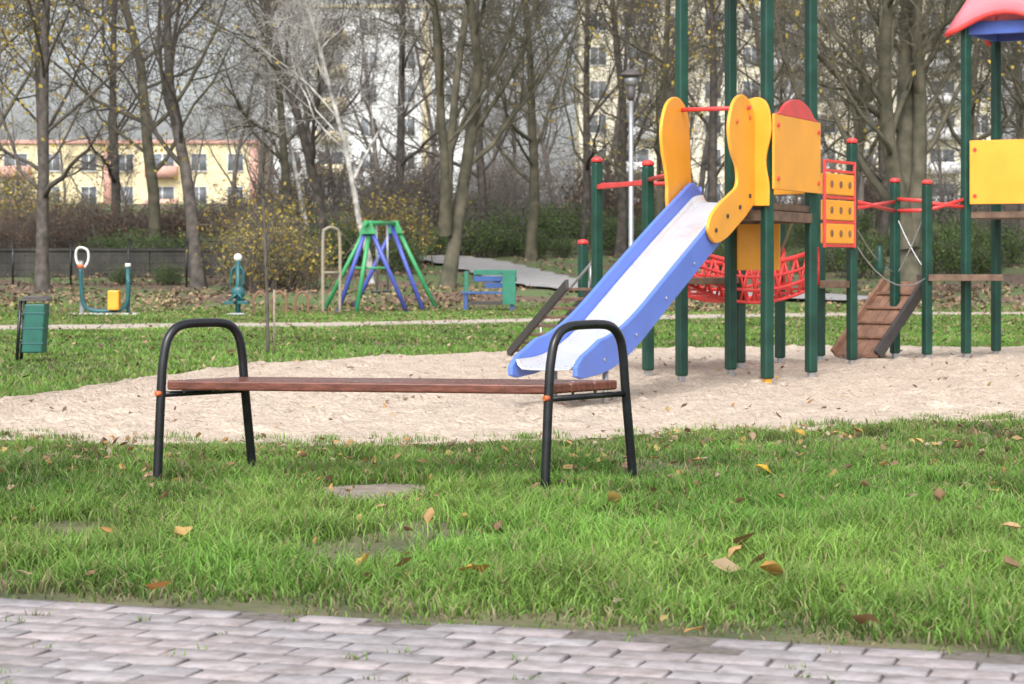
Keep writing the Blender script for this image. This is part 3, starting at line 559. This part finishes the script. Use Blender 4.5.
# ------------------------------------------------------------------ trees
def maketree(seed,H=14,R=.19,lean=0,first=.16,spread=1.0,n1=15,fork=False,lv4=3):
    r=random.Random(seed); VV=[];QQ=[]; tips=[]
    def add(P,rad,seg):
        V,Q=tube_geo(P,rad,seg); b=len(VV); VV.extend(tuple(v) for v in V); QQ.extend(tuple(x+b for x in q) for q in Q)
    def grow(p,d,L,rad,lvl):
        nseg=[12,7,5,3,2][lvl]; seg=[9,6,4,3,3][lvl]; P=[p.copy()];Rd=[rad*(1.35 if lvl==0 else 1)]; D=d.copy(); st=L/nseg
        wob=[.07,.17,.24,.3,.3][lvl]
        for k in range(nseg):
            D=(D+Vector((r.gauss(0,wob),r.gauss(0,wob),r.gauss(0,wob)*.7+(.09 if lvl in(1,2) else .02)))).normalized()
            P.append(P[-1]+D*st); f=(k+1)/nseg; Rd.append(max(rad*(1-f*(.82 if lvl<3 else .6)),.0045))
        add(P,Rd,seg)
        if lvl==4: return
        if lvl>=2: tips.append(P[-1])
        cnt=[n1,8,7,lv4][lvl]
        for c in range(cnt):
            f=(first+(1-first)*((c+r.random())/cnt)) if lvl==0 else (.2+.8*(c+r.random())/cnt)
            f=min(f,.99); i=f*nseg; a=int(i); q=P[a].lerp(P[a+1],i-a); rr=Rd[a]+(Rd[a+1]-Rd[a])*(i-a)
            T=(P[a+1]-P[a]).normalized(); o=T.orthogonal(); o.rotate(Matrix.Rotation(r.uniform(0,6.28),3,T))
            ang=r.uniform(.45,1.0)*spread if lvl==0 else r.uniform(.4,.95)
            if lvl==0 and f<.35: ang*=.9
            nd=(T*math.cos(ang)+o*math.sin(ang)).normalized()
            LL=[H*.42*(1-.45*f),L*.5*(1-.3*f),L*.5,L*.5][lvl]*r.uniform(.7,1.2)
            grow(q,nd,LL,max(rr*r.uniform(.35,.55),.007),lvl+1)
    if fork:
        for k in range(3):
            a=k*2.1+seed; grow(Vector((0,0,1.3)) if k else Vector((0,0,-.3)),Vector((math.cos(a)*.35,math.sin(a)*.35,1)).normalized() if k else Vector((.05,0,1)),H*(.8 if k else 1),R*(.7 if k else 1),0)
    else: grow(Vector((0,0,-.3)),Vector((lean,0,1)).normalized(),H,R,0)
    return np.array(VV),np.array(QQ),tips
TM=[]
for k,(kw,m) in enumerate([(dict(seed=1,lv4=4),'bark'),(dict(seed=2,fork=True,n1=10),'barkmoss'),(dict(seed=3,lean=.08,first=.2,lv4=4),'bark'),(dict(seed=4,first=.16,spread=1.2,n1=18,lv4=4),'barkmoss'),(dict(seed=5,R=.10,first=.25,spread=.8,H=12,n1=16),'birch'),(dict(seed=6,fork=True,R=.32,H=13,spread=1.3,n1=12),'barkmoss')]):
    V,Q,tips=maketree(**kw); TM.append((np_mesh('tree_mesh_%d'%k,V,[Q],M[m],None,True),tips))
FT=[]
for sd_ in (31,32,33):
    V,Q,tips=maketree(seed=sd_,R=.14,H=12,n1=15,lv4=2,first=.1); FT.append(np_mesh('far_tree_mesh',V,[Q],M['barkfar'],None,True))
def leafcloud(name,P,n,size,pal,spread):
    P=np.array(P); c=P[rng.integers(0,len(P),n)]+rng.normal(0,spread,(n,3)); s=size*rng.uniform(.6,1.3,n)
    u=rng.normal(size=(n,3)); u/=np.linalg.norm(u,axis=1)[:,None]; w=rng.normal(size=(n,3)); w-=u*(w*u).sum(1)[:,None]; w/=np.linalg.norm(w,axis=1)[:,None]
    V=np.stack([c-u*s[:,None],c+w*s[:,None]*.6,c+u*s[:,None],c-w*s[:,None]*.6],1).reshape(-1,3); b=np.arange(n)*4
    return np_mesh(name,V,[np.stack([b,b+1,b+2,b+3],-1)],M['foliage'],np.repeat(lcol(n,pal),4,0))
YEL=[(.52,.39,.06),(.58,.44,.10),(.43,.32,.06),(.34,.28,.07)]
GRN=[(.07,.14,.03),(.11,.19,.045),(.15,.23,.06),(.06,.10,.03)]
RUST=[(.22,.13,.08),(.18,.11,.075),(.28,.17,.09),(.14,.10,.07)]
yl=[leafcloud('yellow_leaves_%d'%k,[t for t in TM[k][1] if t.z<11],nq,.07,YEL,.25) for k,nq in ((0,3400),(3,900))]
def tree(name,px,d,k,s,rot=None,leaf=None,parent=None,mesh=None):
    o=bpy.data.objects.new(name,mesh or TM[k][0]); x=bx(px,d); o.location=(x,d,tzf(x,d)); o.scale=(s,s,s*random.uniform(.95,1.1)); o.rotation_euler=(0,0,random.uniform(0,6.28) if rot is None else rot); link(o,parent)
    if leaf is not None:
        q=bpy.data.objects.new('leaves',yl[leaf]); q.parent=o; COL.objects.link(q)
    return o
for (px,d,k,s,lf) in [(42,58,0,1.0,1),(-20,64,3,1,0),(112,76,0,1,1),(155,70,3,1.15,None),(200,60,2,1.05,None),(325,72,2,1,None),(445,60,1,1.1,None),(478,80,0,1,None),(531,74,3,1.05,None),(585,84,0,1,None),(655,66,3,.9,1),(715,70,0,1,None),(775,80,3,1,None),(838,72,1,1,None),(908,54,5,1,1),(968,66,3,1,None),(1020,78,0,1,None),(1075,60,1,1,None),(285,80,3,1,None),(400,86,0,1.1,None),(40,84,0,1,0),(620,76,2,1,None),(880,80,0,1,None)]:
    tree('bare_tree',px,d,k,s,None,lf)
for px,d in ((372,62),(312,80)): tree('birch_tree',px,d,4,1.0)
dt=empty('distant_trees')
for k in range(44):
    px=-100+k*29+random.uniform(-14,14); d=random.uniform(88,135)
    if px<230 and k%2: continue
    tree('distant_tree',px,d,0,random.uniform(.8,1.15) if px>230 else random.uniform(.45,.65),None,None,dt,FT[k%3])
yt=empty('young_tree'); d=25.2; x=bx(268,d)
P=[Vector((x,d,-.05)),Vector((x-.01,d,.6)),Vector((x-.03,d,1.2)),Vector((x-.06,d,1.9)),Vector((x-.07,d,2.3))]; tube('trunk',cat(P,4),[.02]*9+[.014]*4+[.010]*3+[.005],M['bark'],yt,8)
for k in range(14):
    z=.9+k*.10; a=random.uniform(0,6.28); p=Vector((x-.02-.02*(z-.9),d,z)); tube('twig',[p,p+Vector((math.cos(a)*.12,math.sin(a)*.12,.12)),p+Vector((math.cos(a)*.2,math.sin(a)*.2,.35))],[.006,.005,.002],M['bark'],yt,4)
tube('stake',[(x+.06,d+.1,-.05),(x+.06,d+.1,.75)],.013,M['rope'],yt,8)
# ------------------------------------------------------------------ shrubs
def makebush(seed,h,w,n=60):
    r=random.Random(seed); VV=[];QQ=[];tips=[]
    for k in range(n):
        a=r.uniform(0,6.28); p=Vector((r.gauss(0,w*.22),r.gauss(0,w*.22),-.1)); D=Vector((math.cos(a)*r.uniform(.1,.7),math.sin(a)*r.uniform(.1,.7),1)).normalized(); P=[p]; L=h*r.uniform(.6,1.1)
        for q in range(5):
            D=(D+Vector((r.gauss(0,.16),r.gauss(0,.16),r.gauss(0,.08)-.02))).normalized(); P.append(P[-1]+D*L/5)
        V,Q=tube_geo(P,[.022,.018,.015,.012,.009,.005],3); b=len(VV); VV.extend(tuple(v) for v in V); QQ.extend(tuple(x+b for x in q) for q in Q)
        for q in range(10):
            i=r.randint(1,4); s=P[i].lerp(P[i+1],r.random()); dd=Vector((r.gauss(0,1),r.gauss(0,1),r.gauss(.5,.6))).normalized(); e=s+dd*L*.22
            V,Q=tube_geo([s,s.lerp(e,.5)+Vector((r.gauss(0,.03),0,.02)),e],[.009,.007,.004],3); b=len(VV); VV.extend(tuple(v) for v in V); QQ.extend(tuple(x+b for x in q_) for q_ in Q); tips.append(e); tips.append(s)
    return np.array(VV),np.array(QQ),tips
BM=[]
for k in range(3):
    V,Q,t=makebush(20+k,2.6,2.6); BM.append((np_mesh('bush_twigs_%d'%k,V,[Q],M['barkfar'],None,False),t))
BL_={'y':[leafcloud('by%d'%k,BM[k][1],1300,.06,YEL+[(.26,.26,.08),(.20,.22,.07)],.10) for k in range(2)],'g':[leafcloud('bg%d'%k,BM[k][1],2600,.075,GRN,.14) for k in range(2)],'r':[leafcloud('br%d'%k,BM[k][1],1300,.055,RUST,.1) for k in range(2)]}
def bush(name,px,d,s,kind=None,parent=None,sz=1):
    k=random.randint(0,1); x=bx(px,d); o=bpy.data.objects.new(name,BM[k][0]); o.location=(x,d,tzf(x,d)); o.scale=(s,s,s*sz); o.rotation_euler=(0,0,random.uniform(0,6.28)); link(o,parent)
    if kind: q=bpy.data.objects.new('leaves',BL_[kind][k]); q.parent=o; COL.objects.link(q)
for px,d,s in ((252,58,.75),(272,60,.95),(290,59,.7),(266,63,1.1),(400,70,.95),(390,72,1.0),(20,90,1.2),(60,84,.9),(10,80,1.0)): bush('yellow_shrub',px,d,s,'y')
gh=empty('green_shrub_bank')
for k in range(48): bush('shrub',random.uniform(425,640),random.uniform(74,96),random.uniform(.3,.62),'g',gh)
for k in range(34): bush('shrub',random.uniform(640,1060),random.uniform(62,90),random.uniform(.3,.6),'g',gh)
for k in range(12): bush('shrub',110+k*14,random.uniform(67,70),random.uniform(.35,.5),'g',gh)
for k in range(12): bush('shrub',random.uniform(300,430),random.uniform(66,80),random.uniform(.3,.55),'g',gh)
for k in range(6): bush('shrub',random.uniform(-20,240),random.uniform(60,63),random.uniform(.15,.25),'g',gh)
hb=empty('brown_hedge')
for k in range(26): bush('shrub',-60+k*12,random.uniform(71,76),random.uniform(.65,.85),'r',hb)
bs=empty('bare_shrubs')
for k in range(40): bush('shrub',random.uniform(180,1080),random.uniform(78,118),random.uniform(.8,1.5),random.choice([None,'r',None,None]),bs)
rw=empty('retaining_wall')
for k in range(7):
    xa=-25+k*2.35; box('wall_block',(xa+1.17,65.5,tzf(0,65.5)+.3),(2.33,.3,.9),M['wall'],rw,0,.02)
box('coping',(-25+8.2,65.5,tzf(0,65.5)+.80),(16.6,.42,.09),M['wall'],rw,0,.02)
def fence(name,x0,x1,y_,h,step):
    f=empty(name); n_=int((x1-x0)/step)
    for k in range(n_+1): x=x0+k*step; z=tzf(x,y_); tube('post',[(x,y_,z-.1),(x,y_,z+h)],.03,M['black'],f,6)
    z=tzf(0,y_)
    for q in range(7): tube('wire',[(x0,y_,z+.1+q*(h-.12)/6),(x1,y_,z+.1+q*(h-.12)/6)],.006,M['black'],f,4)
    V=[];Q=[]
    for k in range(int((x1-x0)/.16)):
        x=x0+k*.16; b=len(V); V+=[(x,y_,z+.05),(x+.008,y_,z+.05),(x+.008,y_,z+h-.03),(x,y_,z+h-.03)]; Q.append((b,b+1,b+2,b+3))
    link(bpy.data.objects.new('mesh_wires',np_mesh('mw',V,[Q],M['black'])),f)
fence('wire_fence',-4,5,76,1.7,2.2); fence('wire_fence.001',-17,-7,60,1.3,1.6)
# ------------------------------------------------------------------ apartment buildings
glass=pmat('window_glass',(.16,.18,.20),.12,0,.4,.6)
def building(name,x0,x1,y_,z0,floors,wallc,accent,depth=12,fh=2.8,step=3.0,roof='flat'):
    e=empty(name); H=floors*fh+1; W=x1-x0
    wm=pmat(name+'_plaster',wallc,.9,0,.07,.6,.2,20); am=pmat(name+'_accent',accent,.9,0,.07,.6)  # pale plaster; wall colours lightened further in place of distance haze
    box('walls',((x0+x1)/2,y_+depth/2,z0+H/2-1),(W,depth,H+2),wm,e,0,.02)
    box('plinth',((x0+x1)/2,y_+depth/2,z0-.2),(W+.1,depth+.1,1.8),pmat(name+'_plinth',(.3,.29,.28),.9),e,0,.02)
    box('parapet',((x0+x1)/2,y_+depth/2,z0+H+.15),(W+.5,depth+.5,.3),am,e,0,.02)
    n_=int(W/step); k0=0
    fr=[[],[]];gl=[[],[]];ac=[[],[]]
    def addb(T,xa,xb,ya,yb,za,zb):
        b=len(T[0]); T[0]+= [(xa,ya,za),(xb,ya,za),(xb,yb,za),(xa,yb,za),(xa,ya,zb),(xb,ya,zb),(xb,yb,zb),(xa,yb,zb)]
        T[1]+=[(b,b+1,b+5,b+4),(b+1,b+2,b+6,b+5),(b+2,b+3,b+7,b+6),(b+3,b,b+4,b+7),(b+4,b+5,b+6,b+7),(b,b+3,b+2,b+1)]
    for i in range(n_):
        cx=x0+(i+.5)*W/n_
        balc=(i%4==1)
        for f in range(floors):
            zb=z0+.9+f*fh+.6; ww=1.3 if not balc else 2.0
            ya=y_-.03
            addb(gl,cx-ww/2,cx+ww/2,ya,y_+.02,zb,zb+1.4)
            for xx in (cx-ww/2-.05,cx-.03,cx+ww/2-.02): addb(fr,xx,xx+.07,ya-.04,y_+.01,zb-.05,zb+1.45)
            for zz in (zb-.07,zb+1.4): addb(fr,cx-ww/2-.04,cx+ww/2+.04,ya-.037,y_+.01,zz,zz+.06)
            addb(fr,cx-ww/2-.1,cx+ww/2+.1,ya-.12,y_+.01,zb-.12,zb-.08)
            if balc: 
                addb(ac,cx-1.35,cx+1.35,y_-1.1,y_-1.03,zb-.6,zb+.35); addb(ac,cx-1.35,cx+1.35,y_-1.02,y_+.01,zb-.6,zb-.45)
                addb(ac,cx-1.35,cx-1.28,y_-1.02,y_+.01,zb-.44,zb+.35); addb(ac,cx+1.28,cx+1.35,y_-1.02,y_+.01,zb-.44,zb+.35)
        if i%4==3: addb(ac,cx+W/n_/2-.35,cx+W/n_/2+.35,y_-.02,y_+.01,z0+.8,z0+H-.3)
    link(bpy.data.objects.new('windows',np_mesh('g',gl[0],[gl[1]],glass)),e); link(bpy.data.objects.new('window_frames',np_mesh('f',fr[0],[fr[1]],M['white'])),e)
    if ac[0]: link(bpy.data.objects.new('balconies',np_mesh('b',ac[0],[ac[1]],am)),e)
building('apartment_building',-72,-22,185,5,2,(.74,.64,.40),(.62,.36,.3))
building('apartment_building.001',-20,-4,182,5,6,(.72,.74,.75),(.68,.60,.40))
building('apartment_building.002',5.5,40,178,5,7,(.74,.69,.54),(.70,.70,.70))
building('apartment_building.003',46,90,182,5,5,(.7,.66,.55),(.6,.4,.3))
# ------------------------------------------------------------------ light
el,az=math.radians(45),math.radians(190)
w=bpy.data.worlds.new('World'); S.world=w; w.use_nodes=True; n=w.node_tree.nodes; l=w.node_tree.links
sk=n.new('ShaderNodeTexSky'); sk.sky_type='NISHITA'; sk.sun_disc=False; sk.sun_elevation=el; sk.sun_rotation=az; sk.air_density=1; sk.dust_density=5; sk.ozone_density=1
hs=n.new('ShaderNodeHueSaturation'); hs.inputs['Saturation'].default_value=.25; hs.inputs['Value'].default_value=1.95; l.new(sk.outputs[0],hs.inputs['Color'])
l.new(hs.outputs[0],n['Background'].inputs['Color']); n['Background'].inputs['Strength'].default_value=.15
sun=bpy.data.lights.new('sun','SUN'); sun.energy=1.0; sun.angle=math.radians(22); sun.color=(1,.99,.97)
so=bpy.data.objects.new('sun',sun); COL.objects.link(so)
dirv=Vector((math.sin(az)*math.cos(el),math.cos(az)*math.cos(el),math.sin(el)))
so.rotation_euler=dirv.to_track_quat('Z','Y').to_euler()
S.view_settings.view_transform='Standard'; S.view_settings.look='None'; S.view_settings.exposure=0
cam=bpy.data.cameras.new('camera'); cam.lens=36*F/1024; cam.sensor_width=36; cam.shift_y=-74/1024; cam.clip_end=6000; cam.clip_start=.1
cam.dof.use_dof=True; cam.dof.focus_distance=10.4; cam.dof.aperture_fstop=8
co=bpy.data.objects.new('camera',cam); co.location=(0,0,1.0); co.rotation_euler=(math.radians(90),0,0); COL.objects.link(co); S.camera=co
